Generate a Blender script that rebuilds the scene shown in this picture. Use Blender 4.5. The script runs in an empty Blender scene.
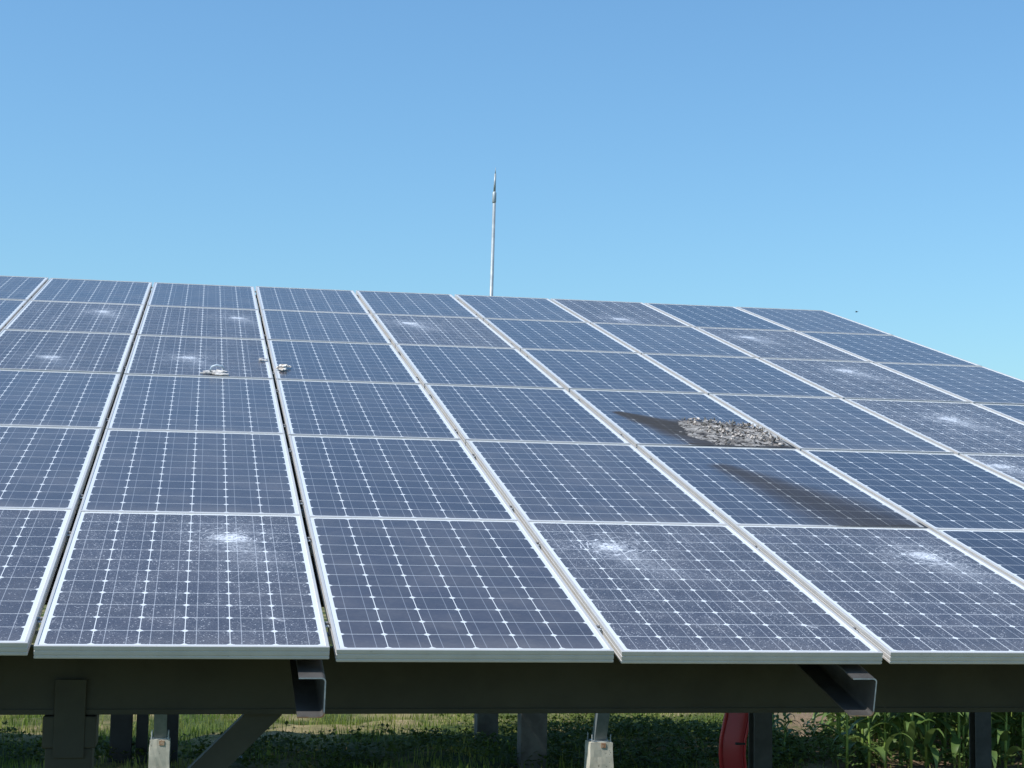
import bpy, bmesh, math, random
import numpy as np
from mathutils import noise as mnz
from mathutils import Vector, Matrix
random.seed(7); rng = np.random.default_rng(7)
C = bpy.context.scene.collection
sc = bpy.context.scene
R = math.radians

# ------------------------------------------------------------ camera
cam = bpy.data.cameras.new('camera'); co = bpy.data.objects.new('camera', cam); C.objects.link(co)
cam.sensor_fit = 'HORIZONTAL'; cam.sensor_width = 36.0; cam.lens = 36.0*1669.42/1024
cam.clip_start = 0.1; cam.clip_end = 8000
_r = Vector((0.982968, -0.183145, 0.015226)); _d = Vector((0.033052, 0.094681, -0.994959)); _f = Vector((0.18078, 0.978516, 0.099121))
M = Matrix.Identity(4)
for k in range(3):
    M[k][0] = _r[k]; M[k][1] = -_d[k]; M[k][2] = -_f[k]
M[0][3], M[1][3], M[2][3] = -0.40605, -4.87564, 2.1
co.matrix_world = M
sc.camera = co

# ------------------------------------------------------------ light
SUN_EL, SUN_D = R(52), R(71)
to_sun = Vector((-math.sin(SUN_D)*math.cos(SUN_EL), -math.cos(SUN_D)*math.cos(SUN_EL), math.sin(SUN_EL)))
w = bpy.data.worlds.new('World'); sc.world = w; w.use_nodes = True
nt = w.node_tree
sky = nt.nodes.new('ShaderNodeTexSky'); sky.sky_type = 'NISHITA'; sky.sun_disc = False
sky.sun_elevation = SUN_EL; sky.sun_rotation = math.atan2(to_sun.x, to_sun.y)
sky.air_density = 1.35; sky.dust_density = 1.0; sky.ozone_density = 3.0; sky.altitude = 100
bg = nt.nodes['Background']; bg.inputs[1].default_value = 0.12
tint = nt.nodes.new('ShaderNodeMix'); tint.data_type = 'RGBA'; tint.blend_type = 'MULTIPLY'; tint.inputs[0].default_value = 1.0
tint.inputs[7].default_value = (0.69, 0.99, 1.17, 1)          # the camera's cool white balance of a clear sky
nt.links.new(sky.outputs[0], tint.inputs[6]); nt.links.new(tint.outputs[2], bg.inputs[0])
sl = bpy.data.lights.new('sun', 'SUN'); so = bpy.data.objects.new('sun', sl); C.objects.link(so)
sl.energy = 4.0; sl.angle = R(0.53); sl.color = (1.0, 0.96, 0.9)
so.rotation_euler = to_sun.to_track_quat('Z', 'Y').to_euler()
sc.view_settings.view_transform = 'Standard'; sc.view_settings.look = 'None'
sc.view_settings.exposure = 0.25; sc.view_settings.gamma = 1.0
sc.cycles.max_bounces = 6

# ------------------------------------------------------------ node helpers
class S:
    """a socket in a node tree that can be calculated with"""
    def __init__(s, t, k): s.t = t; s.k = k
    def _m(s, op, *a, clamp=False):
        n = s.t.nodes.new('ShaderNodeMath'); n.operation = op; n.use_clamp = clamp
        for i, v in enumerate((s,)+a):
            if isinstance(v, S): s.t.links.new(v.k, n.inputs[i])
            else: n.inputs[i].default_value = v
        return S(s.t, n.outputs[0])
    def __add__(s, o): return s._m('ADD', o)
    __radd__ = __add__
    def __sub__(s, o): return s._m('SUBTRACT', o)
    def __rsub__(s, o): return (s*-1.0)+o
    def __mul__(s, o): return s._m('MULTIPLY', o)
    __rmul__ = __mul__
    def __truediv__(s, o): return s._m('DIVIDE', o)
    def abs(s): return s._m('ABSOLUTE')
    def lt(s, o): return s._m('LESS_THAN', o)
    def gt(s, o): return s._m('GREATER_THAN', o)
    def floor(s): return s._m('FLOOR')
    def fract(s): return s._m('FRACT')
    def mx(s, o): return s._m('MAXIMUM', o)
    def mn(s, o): return s._m('MINIMUM', o)
    def pw(s, o): return s._m('POWER', o)
    def sqrt(s): return s._m('SQRT')
    def clamp(s): return s._m('ADD', 0.0, clamp=True)
    def step(s, a, b):      # 0 at a, 1 at b, smooth
        n = s.t.nodes.new('ShaderNodeMapRange'); n.interpolation_type = 'SMOOTHSTEP'
        s.t.links.new(s.k, n.inputs[0]); n.inputs[1].default_value = a; n.inputs[2].default_value = b
        return S(s.t, n.outputs[0])

class Mat:
    def __init__(s, name, base=(.5, .5, .5), rough=.6, metal=0., spec=.5):
        s.m = bpy.data.materials.new(name); s.m.use_nodes = True; s.t = s.m.node_tree
        s.b = s.t.nodes['Principled BSDF']
        s.b.inputs['Base Color'].default_value = (*base, 1); s.b.inputs['Roughness'].default_value = rough
        s.b.inputs['Metallic'].default_value = metal; s.b.inputs['Specular IOR Level'].default_value = spec
    def obj(s):
        n = s.t.nodes.new('ShaderNodeTexCoord'); s.vec = n.outputs['Object']
        q = s.t.nodes.new('ShaderNodeSeparateXYZ'); s.t.links.new(s.vec, q.inputs[0])
        return [S(s.t, q.outputs[i]) for i in range(3)]
    def noise(s, scale, detail=3, rough=.5, vec=None, out=0, dist=0):
        n = s.t.nodes.new('ShaderNodeTexNoise'); n.inputs['Scale'].default_value = scale; n.inputs['Detail'].default_value = detail
        n.inputs['Roughness'].default_value = rough; n.inputs['Distortion'].default_value = dist
        s.t.links.new(vec if vec is not None else s.vec, n.inputs['Vector'])
        return S(s.t, n.outputs[out])
    def voro(s, scale, feat='F1', out=0, vec=None):
        n = s.t.nodes.new('ShaderNodeTexVoronoi'); n.feature = feat; n.inputs['Scale'].default_value = scale
        s.t.links.new(vec if vec is not None else s.vec, n.inputs['Vector'])
        return S(s.t, n.outputs[out])
    def white(s, x, y, z=0.0):
        c = s.t.nodes.new('ShaderNodeCombineXYZ')
        for i, v in enumerate((x, y, z)):
            if isinstance(v, S): s.t.links.new(v.k, c.inputs[i])
            else: c.inputs[i].default_value = v
        n = s.t.nodes.new('ShaderNodeTexWhiteNoise'); s.t.links.new(c.outputs[0], n.inputs['Vector'])
        return S(s.t, n.outputs[0])
    def mix(s, f, a, b):
        n = s.t.nodes.new('ShaderNodeMix'); n.data_type = 'RGBA'
        for i, v in ((0, f), (6, a), (7, b)):
            if isinstance(v, S): s.t.links.new(v.k, n.inputs[i])
            elif i == 0: n.inputs[0].default_value = v
            else: n.inputs[i].default_value = (*v, 1)
        return S(s.t, n.outputs[2])
    def warp(s, scale, amt):
        n = s.t.nodes.new('ShaderNodeTexNoise'); n.inputs['Scale'].default_value = scale; s.t.links.new(s.vec, n.inputs['Vector'])
        a = s.t.nodes.new('ShaderNodeVectorMath'); a.operation = 'MULTIPLY_ADD'; s.t.links.new(n.outputs['Color'], a.inputs[0])
        a.inputs[1].default_value = (amt, amt, 0); s.t.links.new(s.vec, a.inputs[2]); return a.outputs[0]
    def color(s, c): s.t.links.new(c.k, s.b.inputs['Base Color'])
    def rough(s, c): s.t.links.new(c.k, s.b.inputs['Roughness'])
    def inp(s, name, c): s.t.links.new(c.k, s.b.inputs[name])
    def bump(s, h, strength=.3, dist=.01):
        n = s.t.nodes.new('ShaderNodeBump'); n.inputs['Strength'].default_value = strength; n.inputs['Distance'].default_value = dist
        s.t.links.new(h.k, n.inputs['Height']); s.t.links.new(n.outputs[0], s.b.inputs['Normal'])

def mottled(name, a, b, scale=8, rough=.7, metal=0., bump=0., detail=5, lo=.35, hi=.65, spec=.5):
    m = Mat(name, a, rough, metal, spec); m.obj()
    n = m.noise(scale, detail, .6)
    m.color(m.mix(n.step(lo, hi), a, b))
    if bump: m.bump(n, bump, .02)
    return m.m

# ------------------------------------------------------------ mesh helpers
def tag(o, label=None, cat=None, group=None, kind=None):
    if label: o['label'] = label
    if cat: o['category'] = cat
    if group: o['group'] = group
    if kind: o['kind'] = kind
    return o
def empty(name, loc=(0, 0, 0), label=None, cat=None, group=None, rz=0):
    o = bpy.data.objects.new(name, None); C.objects.link(o); o.location = loc; o.rotation_euler = (0, 0, rz)
    o.empty_display_size = .1
    return tag(o, label, cat, group)
def link(name, me, mat=None, parent=None, loc=None, smooth=False):
    o = bpy.data.objects.new(name, me); C.objects.link(o)
    if mat is not None and not me.materials:
        for m_ in (mat if isinstance(mat, (list, tuple)) else [mat]): me.materials.append(m_)
    if parent: o.parent = parent
    if loc: o.location = loc
    if smooth:
        for p in me.polygons: p.use_smooth = True
    return o
def fin(name, bm, mat=None, parent=None, loc=None, smooth=False):
    me = bpy.data.meshes.new(name); bmesh.ops.recalc_face_normals(bm, faces=bm.faces); bm.to_mesh(me); bm.free()
    return link(name, me, mat, parent, loc, smooth)
def raw(name, verts, faces, mat=None, parent=None, smooth=False):
    me = bpy.data.meshes.new(name); me.from_pydata([tuple(v) for v in verts], [], [tuple(f) for f in faces]); me.update()
    return link(name, me, mat, parent, None, smooth)
def box(bm, lo, hi, bev=0.):
    g = bmesh.ops.create_cube(bm, size=1)
    for v in g['verts']:
        v.co = Vector([lo[k]+(v.co[k]+.5)*(hi[k]-lo[k]) for k in range(3)])
    if bev:
        es = list({e for v in g['verts'] for e in v.link_edges})
        bmesh.ops.bevel(bm, geom=es, offset=bev, segments=2, affect='EDGES', profile=.5)
    return g
def tube(bm, pts, rad, seg=10, cap=True):
    rings = []
    n = len(pts)
    for i, p in enumerate(pts):
        p = Vector(p); a = Vector(pts[max(i-1, 0)]); b = Vector(pts[min(i+1, n-1)])
        d = (b-a).normalized(); q = d.orthogonal().normalized() if abs(d.z) > .95 else d.cross(Vector((0, 0, 1))).normalized()
        r2 = d.cross(q); r = rad[i] if isinstance(rad, (list, tuple)) else rad
        rings.append([bm.verts.new(p+(q*math.cos(t)+r2*math.sin(t))*r) for t in [2*math.pi*k/seg for k in range(seg)]])
    for a, b in zip(rings, rings[1:]):
        for k in range(seg): bm.faces.new((a[k], a[(k+1) % seg], b[(k+1) % seg], b[k]))
    if cap: bm.faces.new(rings[0]); bm.faces.new(list(reversed(rings[-1])))
def extrude_profile(bm, prof, a, b, ex, ey):
    """a closed 2-D profile swept from a to b; ex, ey are the profile's axes"""
    r0 = [bm.verts.new(a+ex*x+ey*y) for x, y in prof]; r1 = [bm.verts.new(b+ex*x+ey*y) for x, y in prof]
    n = len(prof)
    for k in range(n): bm.faces.new((r0[k], r0[(k+1) % n], r1[(k+1) % n], r1[k]))
    f0 = bm.faces.new(r0); f1 = bm.faces.new(list(reversed(r1)))
    return f0, f1

# ------------------------------------------------------------ materials
def cells(name, crack=None, soot=None, dust=.08, tint=0.0, seed=0.0):
    PX, PY = .1296, .1280; W, L = PW, PL
    m = Mat(name, (.02, .03, .07), .16, 0., .5); x, y, z = m.obj()
    mx, my = (W-6*PX)/2, (L-12*PY)/2
    gx, gy = (x-mx)/PX, (y-my)/PY
    fx, fy = ((gx.fract()-.5)*PX).abs(), ((gy.fract()-.5)*PY).abs()
    hx, hy = .0636, .0628
    inside = fx.lt(hx)*fy.lt(hy)*(fx+fy).lt(hx+hy-.010)
    inside = inside*gx.gt(0)*gx.lt(6)*gy.gt(0)*gy.lt(12)
    rnd = m.white(gx.floor(), gy.floor(), seed)
    rnd = rnd*.8+m.white(gx.floor()*.0+3., gy.floor()*.0, seed)*.2
    cell = m.mix(rnd, (.012+tint, .012+tint, .028+tint), (.020+tint, .020+tint, .042+tint))
    nz = m.noise(9, 4, .6)
    cell = m.mix(nz.step(.3, .7)*.35, cell, (.030, .036, .056))
    bus = (fx-.0315).abs().lt(.0010)*gx.gt(0)*gx.lt(6)*y.gt(.016)*y.lt(L-.016)
    col = m.mix(inside, (.72, .74, .75), cell)
    col = m.mix(bus*.36, col, (.50, .54, .60))
    # dust film: faint all over, thicker in blotches and along the lower edge
    d1 = m.noise(3.1, 5, .65).step(.35, .75); d2 = m.noise(60, 2, .6).step(.45, .8)
    low = y.step(.16, .0)
    df = d1*dust*.9+d2*dust*.35+low*(dust*.9)+dust*.55
    col = m.mix(df.clamp(), col, (.39, .34, .305))
    rough = nz*.10+.17
    if crack:
        ix, iy, st, hz = crack
        dx, dy = x-ix, y-iy
        wob = m.noise(7, 3, .6)
        r = (dx*dx+dy*dy*.8).sqrt()
        rw = r+(wob-.5)*.10
        gr = m.voro(150, 'DISTANCE_TO_EDGE'); gc = m.voro(300 if hz < .83 else 175, 'F1', 1)
        sp = S(m.t, m.t.nodes.new('ShaderNodeSeparateColor').outputs[0])
        m.t.links.new(gc.k, sp.k.node.inputs[0])
        edge = gr.lt(.05)
        patch = m.noise(5.5, 5, .7, dist=.6).step(.42, .70)
        # ring cracks, broken up, around the impact
        ring = ((rw*38).fract()-.5).abs().lt(.07)*m.noise(16, 3, .6).step(.50, .60)
        big = m.voro(15, 'DISTANCE_TO_EDGE', vec=m.warp(9, .05)); bigc = big.lt(.008)*m.noise(6, 3, .6).step(.48, .58)
        big2 = m.voro(38, 'DISTANCE_TO_EDGE', vec=m.warp(14, .03)); bigc2 = big2.lt(.03)*m.noise(13, 3, .6).step(.47, .58)*r.step(.34, .04)
        gr2 = m.noise(85, 3, .65).step(.42, .62)
        core = ((dx*dx*.75+dy*dy*1.0).sqrt()+(wob-.5)*.06).step(.072, .020)*(gr2*.65+sp*.5)
        # fan below the impact, along the light: glitter painted into the colour
        fan = (((dx-dy*-.30).abs()/(.05+(dy*-1.0).mx(0.0)*.42)).step(1.0, .0))*dy.step(.03, -.04)*dy.step(-.55, -.05)
        halo = r.step(.22, .02)*m.noise(48, 3, .7).step(.40, .72)
        speck = sp.gt(.978)*(patch*.5+.5); fine = (sp-.45).mx(0.0)*(patch*.6+.4)  # white fracture specks, with the glass sparkle painted into their colour
        f = core+halo*.30*st+fan*.36*st*(gr2*.6+sp*.5)+edge*(.03+.10*hz)*(patch*.7+.3)+ring*r.step(.26, .05)*.70*st+(bigc*.22+bigc2*.42)*st+speck*(.55+.3*hz)+fine*(.10+.22*hz)
        f = f+bus*(.25*sp+.08)
        col = m.mix((f*(.75+.25*st)).clamp(), col, (.76, .77, .80))
        rough = rough+.04+sp*.06
        m.bump(gr.step(0, .08)+sp*.6, .12, .002)
    else:
        m.bump(m.noise(220, 2, .6), .03, .001)
    if soot:
        tot = None
        for (ax, ay, ra, bx_, by_, rb, k) in soot:
            ux, uy = bx_-ax, by_-ay; ll = ux*ux+uy*uy
            t = (((x-ax)*ux+(y-ay)*uy)/ll).clamp()
            ex, ey = x-ax-t*ux, y-ay-t*uy
            q = (ex*ex+ey*ey).sqrt()+(m.noise(6, 4, .6)-.5)*.05
            q = q/(t*(rb-ra)+ra)
            v = q.step(1.0, .05 if k < .7 else .4)*k*(m.noise(22, 5, .7)*.5+.75)
            tot = v if tot is None else tot.mx(v)
        col = m.mix(tot.clamp(), col, (.020, .018, .0175) if crack is None and name == 'cells_sooty' else (.032, .028, .026))
        rough = rough+tot*.5
        m.inp('Specular IOR Level', (1.0-tot.clamp()*(.45 if name == 'cells_sooty' else .8))*.4)
    m.b.inputs['Specular IOR Level'].default_value = .36; m.b.inputs['Specular Tint'].default_value = (1.0, .90, .88, 1)
    m.b.inputs['Sheen Weight'].default_value = .09; m.b.inputs['Sheen Roughness'].default_value = .45; m.b.inputs['Sheen Tint'].default_value = (1.0, .88, .78, 1)
    m.color(col); m.rough(rough.clamp())
    return m.m

def frame_material(name, soot=None):
    m = Mat(name, (.6, .6, .58), .40, .25); x, y, z = m.obj()
    n = m.noise(14, 4, .6); col = m.mix(n.step(.35, .75)*.35, (.60, .575, .545), (.46, .44, .41))
    n2 = m.noise(55, 3, .6); col = m.mix(n2.step(.66, .74)*.5, col, (.32, .29, .24))
    if soot:
        ax, ay, rr = soot
        q = ((x-ax)*(x-ax)*.35+(y-ay)*(y-ay)*2.2).sqrt()+(n-.5)*.1
        v = q.step(rr, rr*.45); col = m.mix(v, col, (.03, .024, .018))
    m.color(col)
    return m.m

PW, PL, PT = .824, 1.585, .036
MAT = {}
MAT['frame'] = frame_material('anodised_aluminium')
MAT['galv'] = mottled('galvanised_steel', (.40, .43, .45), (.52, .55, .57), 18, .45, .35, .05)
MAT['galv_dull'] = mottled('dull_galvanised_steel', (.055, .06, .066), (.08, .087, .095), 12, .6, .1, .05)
MAT['leg_steel'] = mottled('grey_leg_steel', (.17, .20, .21), (.22, .25, .26), 12, .6, .2, .05)
MAT['channel'] = mottled('brown_mill_scale_channel', (.052, .048, .045), (.085, .08, .077), 9, .6, .1, .05)
def cut_edge():
    m = Mat('cut_channel_edge', rough=.6); x, y, z = m.obj()
    n = m.noise(40, 4, .6); a = m.mix(n.step(.35, .65), (.40, .40, .41), (.58, .57, .55)); b = m.mix(n.step(.35, .65), (.42, .17, .07), (.50, .32, .20))
    m.color(m.mix(z.step(1.634, 1.621), a, b)); return m.m
MAT['cut_edge'] = cut_edge()
MAT['paint'] = mottled('dark_grey_green_paint', (.028, .031, .023), (.040, .043, .032), 5, .6, 0, .05)
MAT['paint_dark'] = mottled('dark_brown_paint', (.016, .015, .015), (.024, .023, .023), 5, .7, 0, .05)
MAT['rust'] = mottled('rusty_cut_edge', (.33, .15, .07), (.50, .36, .25), 40, .8, 0, .1)
MAT['bolt'] = mottled('weathered_bolt', (.20, .18, .16), (.34, .32, .30), 60, .5, .4)
MAT['red'] = mottled('red_paint', (.45, .008, .022), (.55, .012, .03), 4, .3, 0, 0)
MAT['red_dark'] = mottled('dark_red_paint', (.34, .006, .016), (.42, .008, .022), 4, .4)
MAT['rod'] = mottled('zinc_coated_rod', (.30, .34, .36), (.42, .46, .47), 6, .5, .3)
MAT['scrap'] = mottled('pale_weathered_scrap', (.40, .36, .32), (.64, .61, .57), 40, .8, 0, .2)
MAT['scrap_dark'] = mottled('brown_fibrous_scrap', (.30, .23, .17), (.72, .68, .62), 45, .9, 0, .2)
MAT['plastic'] = mottled('pale_blue_plastic', (.42, .52, .62), (.62, .68, .72), 10, .4)
MAT['bird'] = Mat('dark_feathers', (.03, .03, .035), .8).m

def concrete_mat():
    m = Mat('cast_concrete', rough=.9); x, y, z = m.obj()
    n = m.noise(6, 6, .65); col = m.mix(n.step(.3, .7), (.48, .45, .37), (.62, .59, .50))
    pit = m.voro(38).lt(.20)*m.noise(22, 2, .5).step(.5, .6); col = m.mix(pit*.8, col, (.14, .12, .10))
    st = m.noise(3, 4, .6).step(.52, .75); col = m.mix(st*.4, col, (.36, .34, .28))
    m.color(col); m.bump(n-pit*.6, .4, .01); return m.m
MAT['concrete'] = concrete_mat()
MAT['concrete_old'] = mottled('old_brown_concrete', (.10, .088, .076), (.16, .145, .125), 5, .9, 0, .3)

def ground_mat():
    m = Mat('soil_and_turf', rough=.95, spec=.15); x, y, z = m.obj()
    big = m.noise(.55, 5, .6); mid = m.noise(3.5, 5, .65); fine = m.noise(28, 4, .65)
    soil = m.mix(fine.step(.3, .7), (.17, .115, .072), (.29, .205, .135))
    straw = m.mix(mid.step(.3, .7), (.36, .27, .15), (.20, .19, .07))
    turf = m.mix(fine.step(.3, .7), (.035, .058, .014), (.075, .10, .026))
    col = m.mix(big.step(.42, .62), turf, straw)
    bare = (x-y*.25).step(2.4, 3.4)*mid.step(.25, .45)*y.step(9.5, 11.0)
    col = m.mix(bare, col, soil)
    m.color(col); m.bump(fine+mid, .6, .05); return m.m
MAT['ground'] = ground_mat()

def leaf_mat(name, a, b, trans=.25, rough=.5, scale=6):
    m = Mat(name, a, rough, 0, .2); m.obj()
    n = m.noise(scale, 3, .6); c = m.mix(n.step(.3, .7), a, b); m.color(c)
    if trans:
        tb = m.t.nodes.new('ShaderNodeBsdfTranslucent'); m.t.links.new(c.k, tb.inputs[0])
        mixn = m.t.nodes.new('ShaderNodeMixShader'); mixn.inputs[0].default_value = trans
        out = m.t.nodes['Material Output']
        m.t.links.new(m.b.outputs[0], mixn.inputs[1]); m.t.links.new(tb.outputs[0], mixn.inputs[2]); m.t.links.new(mixn.outputs[0], out.inputs[0])
    return m.m
MAT['grass'] = leaf_mat('grass_blades', (.12, .20, .028), (.29, .30, .075), .3, .7, 1.2)
MAT['dry_grass'] = leaf_mat('dry_grass_blades', (.30, .24, .11), (.20, .17, .07), .2, .8, 1.2)
MAT['cover'] = leaf_mat('clover_leaves', (.070, .105, .018), (.115, .15, .034), .25, .75, 1.5)
MAT['corn_leaf'] = leaf_mat('corn_leaf', (.095, .16, .038), (.17, .25, .08), .3, .40, 3)
MAT['corn_stalk'] = leaf_mat('corn_stalk', (.20, .30, .06), (.30, .38, .10), 0, .5, 5)

# ------------------------------------------------------------ plane of the array
TILT = R(15); ZF = 1.80843
AX = Matrix(((1, 0, 0), (0, math.cos(TILT), -math.sin(TILT)), (0, math.sin(TILT), math.cos(TILT))))
def P3(u, v, n): return AX @ Vector((u, v, n)) + Vector((0, 0, ZF))
EU, EV, EN = AX.col[0].copy(), AX.col[1].copy(), AX.col[2].copy()

# ------------------------------------------------------------ ground
gx = sorted(set(np.round(np.concatenate([np.linspace(-10, 14, 97), [-3000, -800, -200, -60, -25, 25, 60, 200, 800, 3000]]), 3)))
gy = sorted(set(np.round(np.concatenate([np.linspace(-8, 26, 137), [-3000, -500, -100, -30, 40, 80, 200, 800, 3000]]), 3)))
def gz(x, y):
    f = max(0., 1-abs(y-8)/30)*max(0., 1-abs(x-2)/30)
    q = .085*mnz.noise(Vector((x*.8, y*.8, 4.)))+.05*mnz.noise(Vector((x*2.7, y*2.7, 8.))) if f > .3 else 0.
    return q*min(1., max(0., (y-8)/3))+f*(.035*math.sin(x*1.7+y*.9)+.03*math.sin(y*2.3-x*.6)+.02*math.sin(x*4.1)*math.sin(y*3.3))-.02
gv = [(x, y, gz(x, y)) for y in gy for x in gx]; nx = len(gx)
gf = [(j*nx+i, j*nx+i+1, (j+1)*nx+i+1, (j+1)*nx+i) for j in range(len(gy)-1) for i in range(nx-1)]
tag(raw('ground', gv, gf, MAT['ground'], smooth=True), kind='structure')

# ------------------------------------------------------------ solar panels
def frame_mesh():
    prof = [(.0095, -.007), (.0095, 0), (.0010, 0), (0, -.0010), (0, -.0115), (.0016, -.0125), (.0016, -.0150), (0, -.0160),
            (0, -.0255), (.0016, -.0265), (.0016, -.0290), (0, -.0300), (0, -PT), (.028, -PT), (.028, -.038), (.0025, -.038), (.0025, -.007)]
    bm = bmesh.new(); rings = []
    for d, z in prof:
        rings.append([bm.verts.new(c) for c in ((d, d, z), (PW-d, d, z), (PW-d, PL-d, z), (d, PL-d, z))])
    n = len(rings)
    for i in range(n):
        a, b = rings[i], rings[(i+1) % n]
        for k in range(4): bm.faces.new((a[k], a[(k+1) % 4], b[(k+1) % 4], b[k]))
    bmesh.ops.recalc_face_normals(bm, faces=bm.faces)
    me = bpy.data.meshes.new('frame'); bm.to_mesh(me); bm.free(); return me
def glass_mesh():
    bm = bmesh.new(); box(bm, (.0027, .0027, -.0068), (PW-.0027, PL-.0027, -.0028))
    me = bpy.data.meshes.new('glass'); bm.to_mesh(me); bm.free(); return me
FM, GM = frame_mesh(), glass_mesh()
FM.materials.append(MAT['frame'])
GMATS = [cells('cells_%s' % n, dust=d, tint=t, seed=s) for n, d, t, s in
         (('clear', .085, 0., 1.), ('dusty', .13, .0, 5.), ('dark', .05, -.003, 9.))]

PU = 0.84357
UI = [-0.00095, -0.00503, -0.00821, -0.00754, -0.00343, 0.00291, 0.00412, 0.00839, 0.00974]
Z0 = [-0.00018, 0.01424, 0.00626, -0.00099, -0.00325, -0.00256, -0.00403, -0.00402, -0.00547]
Z1 = [-0.00121, -0.01895, -0.01044, 0.00072, 0.00547, 0.00619, 0.00702, 0.00568, 0.00563]
US = [-0.00025, -0.00072, -9e-05, -0.00284, -0.00442, 0.00013, 0.00253, 0.00312, 0.00261]
VS = [0.0, 1.5814, 3.183, 4.7984, 6.403, 8.0098]
CR = {(1, 0): (.40, 1.32, .35, .5), (2, 0): (.552, 1.236, 1.0, .75), (4, 0): (.252, 1.224, 1.15, .8), (5, 0): (.617, 1.150, 1.1, .8),
      (1, 3): (.394, .498, .55, .25), (2, 3): (.340, .686, .9, .4), (1, 4): (.555, 1.113, 1.0, .6), (2, 4): (.657, 1.076, .9, .5),
      (4, 4): (.229, 1.128, 1.3, .75), (6, 5): (.316, .309, 1.0, .6), (7, 4): (.276, 1.096, 1.2, .85), (7, 3): (.457, 1.143, 1.2, .85),
      (7, 2): (.395, 1.004, 1.3, 1.0), (7, 1): (.084, 1.307, .9, 1.0)}
ORD = ['first', 'second', 'third', 'fourth', 'fifth', 'sixth', 'seventh', 'eighth', 'ninth']
ROW = ['front row', 'second row from the front', 'third row from the front', 'fourth row from the front', 'row below the topmost row', 'topmost row']
SPECIAL = {
    (5, 2): 'burnt solar panel with a black smoke streak and a lump of melted glass',
    (5, 1): 'solar panel with a dark soot stain, just below the burnt panel',
    (2, 0): 'shattered front row solar panel right of the first dark gap, with a white impact star',
    (3, 0): 'clean front row solar panel between two shattered panels, right of a dark gap',
    (4, 0): 'shattered front row solar panel directly right of the clean front panel',
    (5, 0): 'shattered front row solar panel two places below the burnt panel',
    (1, 0): 'lightly cracked front row solar panel cut by the left edge of the picture',
    (2, 3): 'solar panel with an impact mark and pale scraps on its lower edge',
    (6, 2): 'intact solar panel directly right of the burnt panel',
    (4, 2): 'intact solar panel directly left of the burnt panel',
    (5, 3): 'intact solar panel directly above the burnt panel',
}
PANEL = {}
for i in range(9):
    for j in range(6):
        u0 = (i-3)*PU+UI[i]+US[i]*VS[j]/9; n0 = Z0[i]+Z1[i]*VS[j]/9
        lab = SPECIAL.get((i, j))
        if not lab:
            st = 'shattered blue' if (i, j) in CR else 'intact blue'
            lab = '%s solar panel, %s, %s column counted along the top edge' % (st, ROW[j], ORD[i])
        e = empty('solar_module', label=lab, cat='solar panel', group='solar panels of the tilted array')
        sl_ = Z1[i]/9+rng.normal(0, .0006); sy = -US[i]/9; ro = rng.normal(0, .0006)
        m3 = Matrix((EU, EV, EN)).transposed() @ (Matrix.Rotation(sl_, 3, 'X') @ Matrix.Rotation(ro, 3, 'Y') @ Matrix.Rotation(sy, 3, 'Z'))
        m4 = m3.to_4x4(); m4.translation = P3(u0, VS[j]+rng.normal(0, .0008), n0)
        e.matrix_world = m4
        PANEL[i, j] = e
        if (i, j) == (5, 2): fm = FM.copy(); fm.materials[0] = frame_material('sooty_frame', (.68, .0, .40))
        elif (i, j) == (5, 1): fm = FM.copy(); fm.materials[0] = frame_material('sooty_frame', (.70, .0, .24))
        elif (i, j) == (6, 2): fm = FM
        else: fm = FM
        link('frame', fm, None, e)
        gm = GM.copy()
        if (i, j) == (5, 2): gm.materials.append(cells('cells_burnt', soot=[(.125, .86, .055, .40, .36, .27, .93), (.46, .48, .30, .60, .22, .36, .95), (.30, .05, .04, .80, .02, .10, .9), (.34, .5, .22, .50, .1, .30, .8)], seed=3.))
        elif (i, j) == (5, 1): gm.materials.append(cells('cells_sooty', soot=[(.30, 1.12, .10, .62, .06, .42, .69), (.46, .0, .05, .74, .0, .10, .92), (.50, .42, .14, .64, .04, .30, .66)], seed=4.))
        elif (i, j) in CR: gm.materials.append(cells('cells_shattered', crack=CR[i, j], dust=.09, seed=float(i*7+j)))
        else: gm.materials.append(GMATS[2] if (i, j) in ((6, 0), (6, 1), (7, 5)) else GMATS[int(rng.integers(0, 2))])
        link('glass', gm, None, e)

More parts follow.
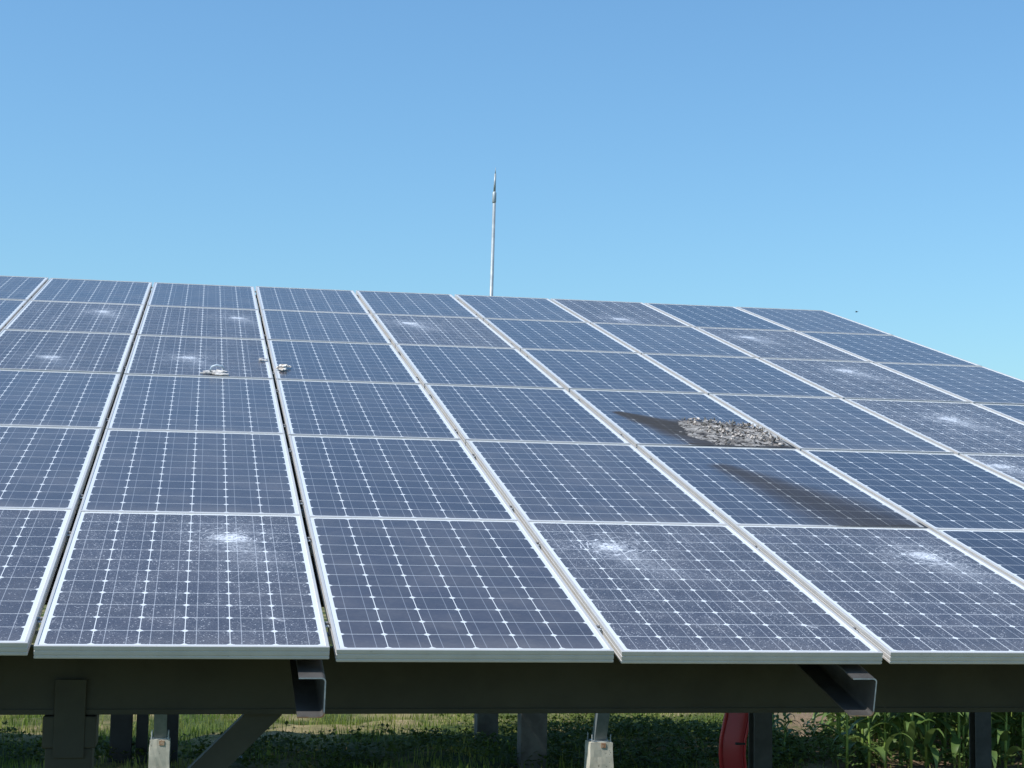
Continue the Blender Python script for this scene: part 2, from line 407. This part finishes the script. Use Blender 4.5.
# the melted lump on the burnt panel
def burnt_lump():
    m = Mat('charred_and_melted_glass', rough=.75); x, y, z = m.obj()
    n = m.noise(13, 7, .72, dist=.5); n2 = m.noise(30, 6, .75); n3 = m.noise(7, 4, .6); n4 = m.noise(19, 6, .7, dist=1.)
    c = m.mix(n.step(.36, .62), (.10, .088, .078), (.36, .335, .31))
    c = m.mix(n3.step(.52, .68)*.8, c, (.17, .135, .11)); c = m.mix(n2.step(.60, .66)*.8, c, (.46, .43, .40))
    c = m.mix(n4.step(.53, .58), c, (.012, .010, .009)); c = m.mix(m.noise(42, 5, .7).step(.59, .63)*.9, c, (.016, .013, .011))
    m.color(c); m.bump(n2+n, .8, .01)
    poly = [(.40, .70), (.55, .67), (.70, .60), (.80, .50), (.812, .30), (.812, .04), (.62, .018), (.44, .03), (.36, .14), (.34, .30), (.38, .48)]
    def sd(px, py):
        best = 9; ins = False
        for k in range(len(poly)):
            a, b = poly[k], poly[(k+1) % len(poly)]
            ex, ey = b[0]-a[0], b[1]-a[1]; t = max(0, min(1, ((px-a[0])*ex+(py-a[1])*ey)/(ex*ex+ey*ey)))
            best = min(best, math.hypot(px-a[0]-t*ex, py-a[1]-t*ey))
            if (a[1] > py) != (b[1] > py) and px < (b[0]-a[0])*(py-a[1])/(b[1]-a[1])+a[0]: ins = not ins
        return best if ins else -best
    from mathutils import noise as mn
    N = 74; h = {}
    for a in range(N):
        for b in range(N):
            px, py = .30+a*.52/(N-1), .01+b*.72/(N-1)
            d = sd(px, py)+.05*mn.noise(Vector((px*14, py*14, 1.)))
            if d > -.012:
                q = max(0, min(1, (d+.012)/.06))
                f1 = abs(mn.noise(Vector((px*7, py*7, 3.)))); f2 = mn.noise(Vector((px*45, py*45, 6.))); f3 = mn.noise(Vector((px*6, py*6, 9.)))
                z = -.004+q*(.003+.015*f1+.005*f2+.010*max(0, f3))
                h[a, b] = (px+.006*mn.noise(Vector((px*60, py*60, 11))), py+.006*mn.noise(Vector((px*60, py*60, 17))), z)
    keys = list(h); idx = {k: n_ for n_, k in enumerate(keys)}
    V = [h[k] for k in keys]; F = []
    for (a, b) in keys:
        if (a+1, b) in idx and (a, b+1) in idx and (a+1, b+1) in idx and mn.noise(Vector((a*.35, b*.35, 22.))) < .42:
            F.append((idx[a, b], idx[a+1, b], idx[a+1, b+1], idx[a, b+1]))
    nF = len(F)
    # small curled flakes of laminate, mostly along the upper rim and in a ridge through the middle
    def flake(px, py, s):
        an = rng.random()*6.28; b0 = len(V); zz = .004+.006*rng.random(); lift = .003+.014*rng.random()**2; m_ = 4
        for k in range(m_+1):
            t_ = k/m_; cx, cy = px+math.cos(an)*s*t_, py+math.sin(an)*s*t_; cz = zz+lift*t_*t_*1.3
            w_ = s*(.25+.4*math.sin(t_*2.6+.3))*rng.uniform(.7, 1.2)
            for sg, dz in ((-1, 0), (1, 0), (1, -.002), (-1, -.002)): V.append((cx-math.sin(an)*w_*sg, cy+math.cos(an)*w_*sg, cz+dz+rng.normal(0, .0012)))
        for k in range(m_):
            a = b0+4*k
            for q in range(4): F.append((a+q, a+(q+1) % 4, a+4+(q+1) % 4, a+4+q))
        F.append((b0, b0+1, b0+2, b0+3)); F.append((b0+4*m_+3, b0+4*m_+2, b0+4*m_+1, b0+4*m_))
    rim = [(.42, .67), (.56, .645), (.70, .575), (.785, .47), (.797, .30)]; ridge = [(.50, .42), (.58, .34), (.64, .28), (.72, .20), (.78, .10)]
    for line, n_, sd_, sp in ((rim, 120, .022, .010), (ridge, 90, .055, .011)):
        for _ in range(n_):
            t_ = rng.random()*(len(line)-1); k = int(t_); f_ = t_-k
            px = line[k][0]*(1-f_)+line[k+1][0]*f_+rng.normal(0, sd_*.6); py = line[k][1]*(1-f_)+line[k+1][1]*f_+rng.normal(0, sd_)
            if sd(px, py) > .004: flake(px, py, .006+sp*rng.random()**1.6)
    for _ in range(40):
        px, py = .36+rng.random()*.44, .03+rng.random()*.6
        if sd(px, py) > .01: flake(px, py, .004+.010*rng.random())
    V = [(min(x_, .806), max(.013, y_), z_) for x_, y_, z_ in V]
    o = raw('melted_crust', V, F, [m.m, mottled('cream_laminate_flakes', (.56, .50, .45), (.09, .07, .06), 60, .8, 0, .1, lo=.45, hi=.58)], PANEL[5, 2])
    for k in range(nF, len(F)): o.data.polygons[k].material_index = 1
burnt_lump()

# ------------------------------------------------------------ clamps in the gaps
def clamp_meshes():
    b1 = bmesh.new()
    g = PU-PW
    box(b1, (-g/2+.001, -.022, -.0165), (g/2-.001, .022, -.0135)); box(b1, (-g/2+.001, -.022, -.040), (-g/2+.004, .022, -.0135)); box(b1, (g/2-.004, -.022, -.040), (g/2-.001, .022, -.0135))
    me1 = bpy.data.meshes.new('bracket'); b1.to_mesh(me1); b1.free(); me1.materials.append(MAT['galv'])
    b2 = bmesh.new(); bmesh.ops.create_cone(b2, cap_ends=True, segments=6, radius1=.0075, radius2=.0075, depth=.007, matrix=Matrix.Translation((0, 0, -.010)))
    me2 = bpy.data.meshes.new('bolt'); b2.to_mesh(me2); b2.free(); me2.materials.append(MAT['bolt'])
    return me1, me2
K1, K2 = clamp_meshes()
for i in range(1, 9):
    for j in range(6):
        for q, vv in enumerate((.27, 1.28)):
            v = VS[j]+vv
            um = ((i-3)*PU+UI[i]+US[i]*v/9 + (i-4)*PU+UI[i-1]+US[i-1]*v/9+PW)/2
            n = (Z0[i]+Z1[i]*v/9+Z0[i-1]+Z1[i-1]*v/9)/2
            e = empty('panel_clamp', label='small metal clamp, %s one, %s gap from left, %s' % (('lower', 'upper')[q], ORD[i-1], ROW[j]), cat='clamp', group='clamps in the gaps between panels')
            m4 = Matrix((EU, EV, EN)).transposed().to_4x4(); m4.translation = P3(um, v, n); e.matrix_world = m4
            link('bracket', K1, None, e); link('bolt', K2, None, e)

# ------------------------------------------------------------ rails, rafters, beams
U0, U1 = -3*PU-.04, 6*PU+.04
for j in range(6):
    for q, vv in enumerate((.27, 1.28)):
        bm = bmesh.new(); v = VS[j]+vv
        prof = [(-.02, 0), (.02, 0), (.02, -.026), (.016, -.026), (.016, -.003), (-.016, -.003), (-.016, -.026), (-.02, -.026)]
        extrude_profile(bm, prof, P3(U0, v, -.0425), P3(U1, v, -.0425), EV, EN)
        tag(fin('mounting_rail', bm, MAT['galv']), 'thin steel rail under the panels of the %s, %s of two' % (ROW[j], ('lower', 'upper')[q]), 'rail', 'rails under the panels')

def rafter(u, lab):
    t_, w_, h_ = .0042, .078, .121
    def arc(cx, cy, r, a0, a1, n=5): return [(cx+r*math.cos(R(a0+(a1-a0)*k/n)), cy+r*math.sin(R(a0+(a1-a0)*k/n))) for k in range(n+1)]
    ro, ri = .013, .009
    outer = [(-w_, 0)]+arc(-ro, -ro, ro, 90, 0)+arc(-ro, -h_+ro, ro, 0, -90)+[(-w_, -h_)]
    inner = [(-w_, -h_+t_)]+arc(-ro, -h_+ro, ri, -90, 0)+arc(-ro, -ro, ri, 0, 90)+[(-w_, -t_)]
    bm = bmesh.new()
    f0, f1 = extrude_profile(bm, outer+inner, P3(u, -.046, -.0695), P3(u, 9.55, -.0695), EU, EN)
    f0.material_index = 1; f1.material_index = 1
    o = fin('rafter', bm, [MAT['channel'], MAT['cut_edge']])
    tag(o, lab, 'rafter', 'steel channel rafters running up the slope')
for u, lab in ((-1.72, 'steel channel rafter under the array left of the picture'), (-.037, 'steel channel rafter whose open end sticks out below the first dark gaps, left'),
               (1.634, 'steel channel rafter whose open end sticks out at the right, above the corn'), (3.30, 'steel channel rafter beyond the right edge of the picture'), (4.95, 'steel channel rafter under the right edge of the array')):
    rafter(u, lab)

def gap_strip(u, w_, lab):  # dark strip added under a gap so no sky shows through
    bm = bmesh.new(); extrude_profile(bm, [(-w_, 0), (w_, 0), (w_, -.03), (-w_, -.03)], P3(u, .75, -.074), P3(u, 9.5, -.074), EU, EN)
    tag(fin('dark_gap_strip', bm, MAT['paint_dark']), lab, 'dark strip', 'added dark strips under the gaps')
gap_strip(-.865, .034, 'added dark strip blocking sky in the first dark gap, left of the impact star panel')
gap_strip(.028, .030, 'added dark strip blocking sky in the second dark gap, right of the impact star panel')

def beam(v, zb, lab, mat, th=.10, x0=None, x1=None):
    c = P3(0, v, -.1925)
    bm = bmesh.new(); top = c.z
    prof = []
    bm_y0, bm_y1 = c.y, c.y+th
    # slightly rolled section: two flanges that stand proud of the web
    box(bm, (U0 if x0 is None else x0, bm_y0, top-.018), (U1 if x1 is None else x1, bm_y1, top-.002))
    box(bm, (U0 if x0 is None else x0, bm_y0, zb), (U1 if x1 is None else x1, bm_y1, zb+.016))
    box(bm, (U0+.001 if x0 is None else x0, bm_y0+.004, zb+.016), (U1-.001 if x1 is None else x1, bm_y0+.014, top-.018))
    o = fin('beam', bm, mat); tag(o, lab, 'beam', 'beams across under the array'); return top
ztop = beam(.6, 1.563, 'dark painted cross beam running along under the front row of panels', MAT['paint'])
beam(4.9, 2.72, 'dark cross beam under the middle of the array, hidden behind the front beam', MAT['paint'])
beam(8.75, 3.72, 'dark cross beam under the back of the array', MAT['paint'])

def h_post(name, x, y, z0, z1, wx, dy, mat, lab, cat='post', group=None, fl=.009):
    e = empty(name, (x, y, z0), lab, cat, group); H = z1-z0
    bm = bmesh.new()
    box(bm, (-wx/2, -dy/2, 0), (wx/2, -dy/2+fl, H)); box(bm, (-wx/2, dy/2-fl, 0), (wx/2, dy/2, H)); box(bm, (-.004, -dy/2+fl, 0), (.004, dy/2-fl, H))
    fin('shaft', bm, mat, e)
    bm = bmesh.new(); box(bm, (-wx/2-.03, -dy/2-.03, .0), (wx/2+.03, dy/2+.03, .014), .002); fin('foot_plate', bm, mat, e)
    return e
# front support: post, bracket plate with bolts, knee brace
def front_post(x, lab):
    e = empty('front_post', (x, .70, -.05), lab, 'post', 'dark posts under the front beam')
    bm = bmesh.new()
    H = 1.563+.05-.004
    box(bm, (-.072, -.07, 0), (.072, .07, H-.10), .004); box(bm, (-.082, -.078, H-.10), (.082, .078, H), .004); fin('shaft', bm, MAT['paint'], e)
    bm = bmesh.new(); box(bm, (-.048, -.0835, H-.13), (.048, -.0765, H+.115), .002); fin('bracket_plate', bm, MAT['paint'], e)
    bm = bmesh.new()
    d = Vector((1, 0, 1)).normalized(); n_ = Vector((-d.z, 0, d.x)); a = Vector((.072, 0, H-.535)); b = Vector((.635, 0, H+.028))
    prof = [(-.043, -.028), (.043, -.028), (.043, .04), (-.043, .04)]
    extrude_profile(bm, prof, a, b, n_, Vector((0, 1, 0))); fin('knee_brace', bm, MAT['paint'], e)
front_post(-.79, 'dark front post with a knee brace under the left end of the front beam')
front_post(4.20, 'dark front post with a knee brace beyond the right edge of the picture')
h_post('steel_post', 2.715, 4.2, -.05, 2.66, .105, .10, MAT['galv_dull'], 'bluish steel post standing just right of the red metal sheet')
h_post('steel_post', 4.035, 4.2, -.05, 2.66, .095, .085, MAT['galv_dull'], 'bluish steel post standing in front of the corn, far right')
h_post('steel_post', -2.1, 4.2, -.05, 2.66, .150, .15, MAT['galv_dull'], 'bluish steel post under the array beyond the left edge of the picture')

# back legs: galvanised angle on a concrete pedestal
def footed_leg(x, y, ztop_, wb, lab_b, lab_l, left=True):
    e = empty('concrete_footing', (x, y, -.1), lab_b, 'footing', 'concrete footings of the back legs')
    bm = bmesh.new()
    g = bmesh.ops.create_cube(bm, size=1)
    for v in g['verts']:
        s = 1.0 if v.co.z > 0 else 1.12
        v.co = Vector((v.co.x*wb*s, v.co.y*wb*s, (v.co.z+.5)*(ztop_+.1)))
    bmesh.ops.subdivide_edges(bm, edges=bm.edges[:], cuts=5, use_grid_fill=True)
    for v in bm.verts: v.co += Vector((rng.normal(0, .0022), rng.normal(0, .0022), rng.normal(0, .0022)))
    fin('block', bm, MAT['concrete'], e)
    H = ztop_+.1
    bm = bmesh.new(); box(bm, (-wb*.36, -wb*.36, H+.001), (wb*.36, wb*.36, H+.011)); fin('base_plate', bm, MAT['galv'], e)
    for dx in (-1, 1):
        for dy in (-1, 1):
            bm = bmesh.new(); tube(bm, [(dx*wb*.42, dy*wb*.42, H-.02), (dx*wb*.42, dy*wb*.42, H+.07)], .006, 6); fin('anchor_bolt', bm, MAT['galv'], e)
    bm = bmesh.new(); box(bm, (-.005, -wb*.5-.006, H-.05), (.04, -wb*.5+.004, H-.008)); fin('lug', bm, MAT['rust'], e)
    # leg
    l = empty('galvanised_leg', (x, y, ztop_+.0125), lab_l, 'post', 'galvanised back legs of the array')
    top = 3.60-ztop_; a = .058; th = .006; lean = -1.55
    bm = bmesh.new()
    prof = [(-a, -a), (a, -a), (a, -a+th), (-a+th, -a+th), (-a+th, a), (-a, a)]
    extrude_profile(bm, prof, Vector((0, 0, 0)), Vector((0, lean, top)), Vector((1, 0, 0)), Vector((0, 1, 0)))
    fin('shaft', bm, MAT['leg_steel'], l)
    bm = bmesh.new(); b = bmesh.ops.create_cone(bm, cap_ends=True, segments=3, radius1=.07, radius2=.01, depth=.12, matrix=Matrix.Translation((.03, 0, .062))); 
    for v in bm.verts: v.co.y *= .12
    fin('gusset', bm, MAT['leg_steel'], l)
footed_leg(3.395, 10.85, .305, .215, 'sunlit concrete footing with anchor bolts standing in the middle of the clover', 'galvanised steel leg rising from the middle concrete footing')
footed_leg(-.70, 10.85, .350, .175, 'sunlit concrete footing between the dark posts at the left', 'galvanised steel leg rising from the left concrete footing')

# ------------------------------------------------------------ second array behind: unseen deck added to shade the grass, posts seen
arr = empty('solar_array', (0, 11, 0), 'second solar array, its unseen deck added for shade, on dark posts and brown concrete posts', 'solar array')
DX0, DX1, DY0, DY1, DZ0 = -9.0, 5.0, 10.45, 13.80, 1.75
sl2 = math.tan(R(15))
def deckz(y): return DZ0+(y-DY0)*sl2
bm = bmesh.new(); nr = 17
for k in range(nr):
    for r_ in range(2):
        xa = DX0+(DX1-DX0)*k/nr; xb = DX0+(DX1-DX0)*(k+1)/nr-.03
        ya = DY0+(DY1-DY0)*r_/2; yb = DY0+(DY1-DY0)*(r_+1)/2-.02
        v = [bm.verts.new((x_, y_-11, deckz(y_)+dz)) for dz in (0, .04) for x_, y_ in ((xa, ya), (xb, ya), (xb, yb), (xa, yb))]
        for f in ((0, 3, 2, 1), (4, 5, 6, 7), (0, 1, 5, 4), (1, 2, 6, 5), (2, 3, 7, 6), (3, 0, 4, 7)): bm.faces.new([v[q] for q in f])
fin('shade_deck', bm, [mottled('blue_shade_deck', (.02, .03, .07), (.03, .04, .08), 4, .25)], arr)  # unseen deck, added to cast the shade on the grass
for y_ in (11.6, 13.5):
    bm = bmesh.new(); box(bm, (DX0, y_-11-.05, deckz(y_)-.24), (DX1, y_-11+.05, deckz(y_)-.02)); fin('beam', bm, MAT['paint'], arr)
for (xa, xb, y_, mt) in ((-1.178, -.975, 11.6, 'paint_dark'), (-.938, -.83, 11.65, 'paint_dark'), (-.70, -.547, 11.7, 'paint_dark'), (7.9, 8.1, 11.6, 'paint_dark')):
    if xa > DX1: continue
    bm = bmesh.new(); box(bm, (xa, y_-11-.08, -.05), (xb, y_-11+.08, deckz(y_)-.245), .006); fin('post', bm, MAT[mt], arr)
for (xa, xb, y_) in ((2.763, 3.026, 11.6), (2.64, 2.875, 13.5), (-4.2, -3.95, 13.5)):
    bm = bmesh.new(); box(bm, (xa, y_-11-.11, -.05), (xb, y_-11+.11, deckz(y_)-.245), .012); fin('concrete_post', bm, MAT['concrete_old'], arr)

# ------------------------------------------------------------ lightning rod
rod = empty('lightning_rod', (3.75, 20, 0), 'slender grey lightning rod rising into the sky behind the array', 'lightning rod')
bm = bmesh.new(); tube(bm, [(0, 0, 0), (.05, 0, 3), (.12, 0, 7.45)], [.042, .036, .024], 12); fin('mast', bm, MAT['rod'], rod, smooth=True)
bm = bmesh.new(); tube(bm, [(.117, 0, 7.40), (.117, 0, 7.42), (.1195, 0, 7.56), (.1195, 0, 7.58)], [.024, .031, .031, .019], 12); fin('collar', bm, MAT['rod'], rod, smooth=True)
bm = bmesh.new(); tube(bm, [(.1195, 0, 7.57), (.128, 0, 7.86)], [.019, .015], 10); fin('upper_tube', bm, MAT['rod'], rod, smooth=True)
bm = bmesh.new(); tube(bm, [(.128, 0, 7.85), (.132, 0, 7.96)], [.009, .002], 8); fin('spike', bm, MAT['rod'], rod, smooth=True)
bm = bmesh.new(); box(bm, (-.12, -.12, -.1), (.12, .12, .25), .01); fin('base_block', bm, MAT['concrete'], rod)

# ------------------------------------------------------------ red sheet metal
red = empty('red_metal_sheet', (3.16, 6, -.03), 'curved red sheet metal panel standing on edge behind the steel post', 'metal panel')
edge = [(-.02, 1.30), (-.04, 1.14), (-.07, 1.0), (-.092, .90), (-.098, .80), (-.088, .70), (-.07, .50), (-.04, .20), (-.03, 0)]
V = []; F = []; nc = 9
for (ex, ez) in edge:
    for k in range(nc):
        a = k/(nc-1); V.append((ex+.125*a+.02*math.sin(a*3.1), -.10*math.sin(a*1.9)+.02, ez))
n0 = len(V)
V += [(x_+.004, y_+.012, z_) for x_, y_, z_ in V]
for r_ in range(len(edge)-1):
    for k in range(nc-1):
        q = (r_*nc+k, r_*nc+k+1, (r_+1)*nc+k+1, (r_+1)*nc+k); F.append(q); F.append(tuple(n0+t_ for t_ in reversed(q)))
raw('sheet', V, F, MAT['red_dark'], red, smooth=True)
bm = bmesh.new(); tube(bm, [(ex, .02, ez) for ex, ez in edge], .014, 8); fin('rolled_rim', bm, MAT['red'], red, smooth=True)
bm = bmesh.new(); tube(bm, [(ex+.135, -.075, ez) for ex, ez in edge], .009, 8); fin('inner_rim', bm, MAT['red'], red, smooth=True)
bm = bmesh.new(); box(bm, (-.02, -.085, .868), (.04, -.052, .882)); fin('strap', bm, MAT['paint_dark'], red)

# ------------------------------------------------------------ scraps on the panels, plastic on the grass, a bird
from mathutils import noise as mnz
def crumple(name, pts_local, size, seed, mats, lab, cat='debris', group=None, flakes=9):
    e = empty(name, pts_local, lab, cat, group); V = []; F = []
    r_ = np.random.default_rng(seed)
    for k in range(flakes):
        c = np.array([(r_.random()-.5)*size[0], (r_.random()-.5)*size[1], r_.random()*size[2]*.5])
        L_ = size[0]*(.25+.35*r_.random()); W_ = size[1]*(.2+.3*r_.random()); an = r_.normal(0, .5); n = 6; b0 = len(V)
        for s in range(n+1):
            t_ = s/n-.5; bend = size[2]*(.5-2*t_*t_)*r_.random()
            for sgn, dz in ((-1, 0), (1, 0), (1, -.004), (-1, -.004)):
                x_ = c[0]+t_*L_*math.cos(an)-sgn*W_*.5*math.sin(an)*(1-.6*abs(t_)); y_ = c[1]+t_*L_*math.sin(an)+sgn*W_*.5*(1-.8*abs(t_)*2*.5)
                V.append((x_, y_, max(.005+dz, c[2]+bend+dz+r_.normal(0, .002))))
        for s in range(n):
            a = b0+4*s
            for q in range(4): F.append((a+q, a+(q+1) % 4, a+4+(q+1) % 4, a+4+q))
        F += [(b0, b0+1, b0+2, b0+3), (b0+4*n+3, b0+4*n+2, b0+4*n+1, b0+4*n)]
    raw('flakes', V, F, mats, e)
    return e
def on_plane(e, u, v, n=0.):
    m4 = Matrix((EU, EV, EN)).transposed().to_4x4(); m4.translation = P3(u, v, n); e.matrix_world = m4
e = crumple('scrap', (0, 0, 0), (.14, .13, .012), 3, MAT['scrap'], 'pale torn scrap lying on a panel seam left of the second dark gap')
on_plane(e, -.345, 4.90, .002)
pl_ = bmesh.new(); tube(pl_, [(-.035, 0, .01), (-.026, 0, .036), (0, 0, .046), (.03, .005, .040), (.042, .01, .022)], .006, 8); fin('blue_strip', pl_, MAT['plastic'], e, smooth=True)
e = crumple('scrap', (0, 0, 0), (.070, .13, .024), 11, MAT['scrap_dark'], 'brownish fibrous scrap caught on the right side of the second dark gap'); on_plane(e, .045, 5.14, .002)
e = crumple('scrap', (0, 0, 0), (.06, .10, .016), 19, MAT['scrap'], 'small white scrap stuck on the left side of the second dark gap', flakes=5); on_plane(e, -.072, 5.45, .002)
e = crumple('litter', (.02, 11.86, .02), (.16, .10, .10), 23, MAT['plastic'], 'crumpled pale blue plastic lying on the shaded grass', 'litter', flakes=6)
e = crumple('litter', (.18, 11.8, .02), (.10, .08, .06), 29, MAT['rust'], 'small orange brown scrap beside the blue plastic on the grass', 'litter', flakes=5)

bird = empty('bird', (42.4, 100, 18.36), 'tiny dark bird flying in the blue sky at the upper right', 'bird', rz=.6)
bm = bmesh.new(); tube(bm, [(0, -.10, 0), (0, -.06, .005), (0, 0, .0), (0, .08, 0), (0, .13, .01)], [.006, .022, .03, .018, .006], 8)
for s in (-1, 1):
    v = [bm.verts.new(c) for c in ((s*.02, -.05, .012), (s*.10, -.06, .05), (s*.19, .0, .03), (s*.10, .02, .045), (s*.02, .04, .012))]
    v2 = [bm.verts.new(q.co-Vector((0, 0, .006))) for q in v]
    bm.faces.new(v); bm.faces.new(list(reversed(v2)))
    for k in range(5): bm.faces.new((v[k], v2[k], v2[(k+1) % 5], v[(k+1) % 5]))
fin('body', bm, MAT['bird'], bird)

# ------------------------------------------------------------ grass and clover
def blades(name, n, region, hgt, wid, mat, keep=None, curl=.5):
    x = rng.uniform(region[0], region[1], n); y = rng.uniform(region[2], region[3], n)
    if keep is not None:
        k = keep(x, y); x, y = x[k], y[k]; n = len(x)
    z = np.array([gz(a, b) for a, b in zip(x, y)])-.01
    a = rng.uniform(0, 2*np.pi, n); h = hgt*rng.uniform(.45, 1.3, n); w_ = wid*rng.uniform(.6, 1.3, n); l = h*curl*rng.uniform(.1, 1.1, n)
    dx, dy = np.cos(a), np.sin(a); px, py = -dy*w_/2, dx*w_/2
    v = np.empty((n, 5, 3))
    v[:, 0] = np.stack([x-px, y-py, z], 1); v[:, 1] = np.stack([x+px, y+py, z], 1)
    mx_, my_, mz_ = x+dx*l*.35, y+dy*l*.35, z+h*.62
    v[:, 2] = np.stack([mx_+px*.8, my_+py*.8, mz_], 1); v[:, 3] = np.stack([mx_-px*.8, my_-py*.8, mz_], 1)
    v[:, 4] = np.stack([x+dx*l, y+dy*l, z+h*.92], 1)
    b = np.arange(n)*5
    F = [f for i in b for f in ((i, i+1, i+2, i+3), (i+3, i+2, i+4))]
    me = bpy.data.meshes.new(name); me.from_pydata(v.reshape(-1, 3).tolist(), [], F); me.update()
    return tag(link(name, me, mat), kind='stuff')
def patchy(s, lo, ox=0.):
    def f(x, y): return np.array([mnz.noise(Vector((a*s+ox, b*s, 2.)))+rng.normal(0, .12) > lo for a, b in zip(x, y)])
    return f
bare = lambda x, y: ((x-y*.25) > 2.7)
keep_g = patchy(.9, -.25)
tag(blades('grass', 52000, (-6, 9, 9.5, 24), .10, .010, MAT['grass'], lambda x, y: keep_g(x, y) & ~(bare(x, y) & (rng.random(len(x)) > .12))), kind='stuff')
tag(blades('tall_grass', 6000, (-6, 8, 11.2, 20), .20, .012, MAT['grass'], (lambda kk: (lambda x, y: kk(x, y) & ~bare(x, y)))(patchy(1.7, .22, 9.)), .7), kind='stuff')
tag(blades('dry_grass', 12000, (-6, 9, 9.5, 24), .07, .008, MAT['dry_grass'], lambda x, y: ~keep_g(x, y) & ~bare(x, y), .9), kind='stuff')
tag(blades('sparse_grass', 9000, (-6, 8, -4, 9.5), .09, .010, MAT['grass'], patchy(.7, .0)), kind='stuff')

def cover(name, n, region, mat, keep):
    x = rng.uniform(region[0], region[1], n); y = rng.uniform(region[2], region[3], n); k = keep(x, y); x, y = x[k], y[k]
    V = []; F = []
    for a, b in zip(x, y):
        z = gz(a, b); h = .05+.14*rng.random()**1.5; s = .018+.022*rng.random(); an = rng.random()*6.28
        for q in range(3):
            t_ = an+q*2.09+rng.normal(0, .2); tl = rng.normal(.25, .35)
            d = np.array([math.cos(t_)*math.cos(tl), math.sin(t_)*math.cos(tl), math.sin(tl)]); p_ = np.array([-math.sin(t_), math.cos(t_), 0.])
            c = np.array([a, b, z+h]); b0 = len(V)
            V += [c, c+d*s*.8+p_*s*.62, c+d*s*1.7, c+d*s*.8-p_*s*.62]; F.append((b0, b0+1, b0+2, b0+3))
    me = bpy.data.meshes.new(name); me.from_pydata([tuple(v) for v in V], [], F); me.update()
    return tag(link(name, me, mat), kind='stuff')
tag(cover('clover', 9000, (1.2, 6.2, 11.3, 15.2), MAT['cover'], lambda x, y: (x+rng.normal(0, .3, len(x)) > 3.0) & ((x-y*.25) < 2.9)), kind='stuff')
tag(cover('weeds', 6500, (-4, 3.6, 11.4, 13.6), MAT['cover'], patchy(1.1, -.02, 5.)), kind='stuff')
tag(cover('creeping_weeds', 1500, (4.6, 7.0, 11.0, 13.3), MAT['cover'], lambda x, y: (x-y*.25 > 2.2) & (x-y*.25 < 3.6)), kind='stuff')
tag(cover('field_weeds', 6000, (5.2, 10.5, 10.8, 14.5), MAT['corn_leaf'], lambda x, y: (x-y*.25 > 3.1) & (x-y*.25 < 3.6+.8*(rng.random(len(x)) > .6)+2*(rng.random(len(x)) > .85))), kind='stuff')

# ------------------------------------------------------------ corn
def corn(seed, H):
    r_ = np.random.default_rng(seed)
    e = empty('corn_plant', (0, 0, 0), 'tall green corn plant standing in the sunlit field at the right', 'corn plant', 'corn plants in the field')
    bm = bmesh.new(); wob = [(r_.normal(0, .012), r_.normal(0, .012), H*k/6) for k in range(7)]; wob[0] = (0, 0, -.05)
    tube(bm, wob, [.015-.0016*k for k in range(7)], 7); fin('stalk', bm, MAT['corn_stalk'], e, smooth=True)
    V = []; F = []; n = 15; az = r_.random()*6.28
    for q in range(n):
        z0 = H*(.05+.90*q/n); az += math.pi+r_.normal(0, .45); L_ = .34+.36*r_.random(); w0 = .054+.030*r_.random(); el = R(62)+r_.normal(0, .15); b0 = len(V); m_ = 9
        px, pz = .01, z0; d = np.array([math.cos(az), math.sin(az)]); sd_ = np.array([-d[1], d[0]])
        tw = r_.normal(0, .5); drop = R(95)+R(85)*r_.random()
        for k in range(m_+1):
            t_ = k/m_; w_ = w0*(.45+1.1*math.sin(min(1, t_*1.15+.12)*math.pi)**.7 if t_ < .85 else .45*(1-t_)/.15+.02)
            a = el-drop*t_**1.2
            if k: px += math.cos(a)*L_/m_; pz += math.sin(a)*L_/m_
            rl = tw*t_+.12*math.sin(t_*14+q)
            for s in (-1, 0, 1):
                o = s*w_*.5
                V.append((d[0]*px+sd_[0]*o*math.cos(rl), d[1]*px+sd_[1]*o*math.cos(rl), pz+o*math.sin(rl)+abs(s)*w_*.16))
        for k in range(m_):
            for s in range(2): F.append((b0+3*k+s, b0+3*k+s+1, b0+3*k+s+4, b0+3*k+s+3))
    raw('leaves', V, F, MAT['corn_leaf'], e, smooth=True)
    return e
protos = [corn(100+k, 1.55+.12*k) for k in range(5)]
used = [False]*5
def put_corn(x, y, rz, s, k):
    p = protos[k]
    if not used[k]: o = p; used[k] = True
    else:
        o = p.copy(); C.objects.link(o)
        for ch in p.children:
            c = ch.copy(); C.objects.link(c); c.parent = o
    o.location = (x, y, gz(x, y)); o.rotation_euler = (0, 0, rz); o.scale = (s, s, s)
nrow = 0
for rr in range(8):
    y = 10.95+rr*.62
    x0 = 6.02+.20*rr
    x = x0
    while x < 8.6+rr*.55:
        put_corn(x+rng.normal(0, .05), y+rng.normal(0, .08)+.12*(x-6.5), rng.random()*6.28, .82+.28*rng.random(), int(rng.integers(0, 5)))
        x += .145+.10*rng.random()
for (x, y, s) in ((5.75, 12.2, .42), (5.95, 13.2, .5), (6.2, 13.9, .55), (5.55, 11.7, .33)):
    put_corn(x, y, rng.random()*6.28, s, int(rng.integers(0, 5)))
for k in range(5):
    if not used[k]: put_corn(7.5+k*.3, 17.2, 0, 1, k)
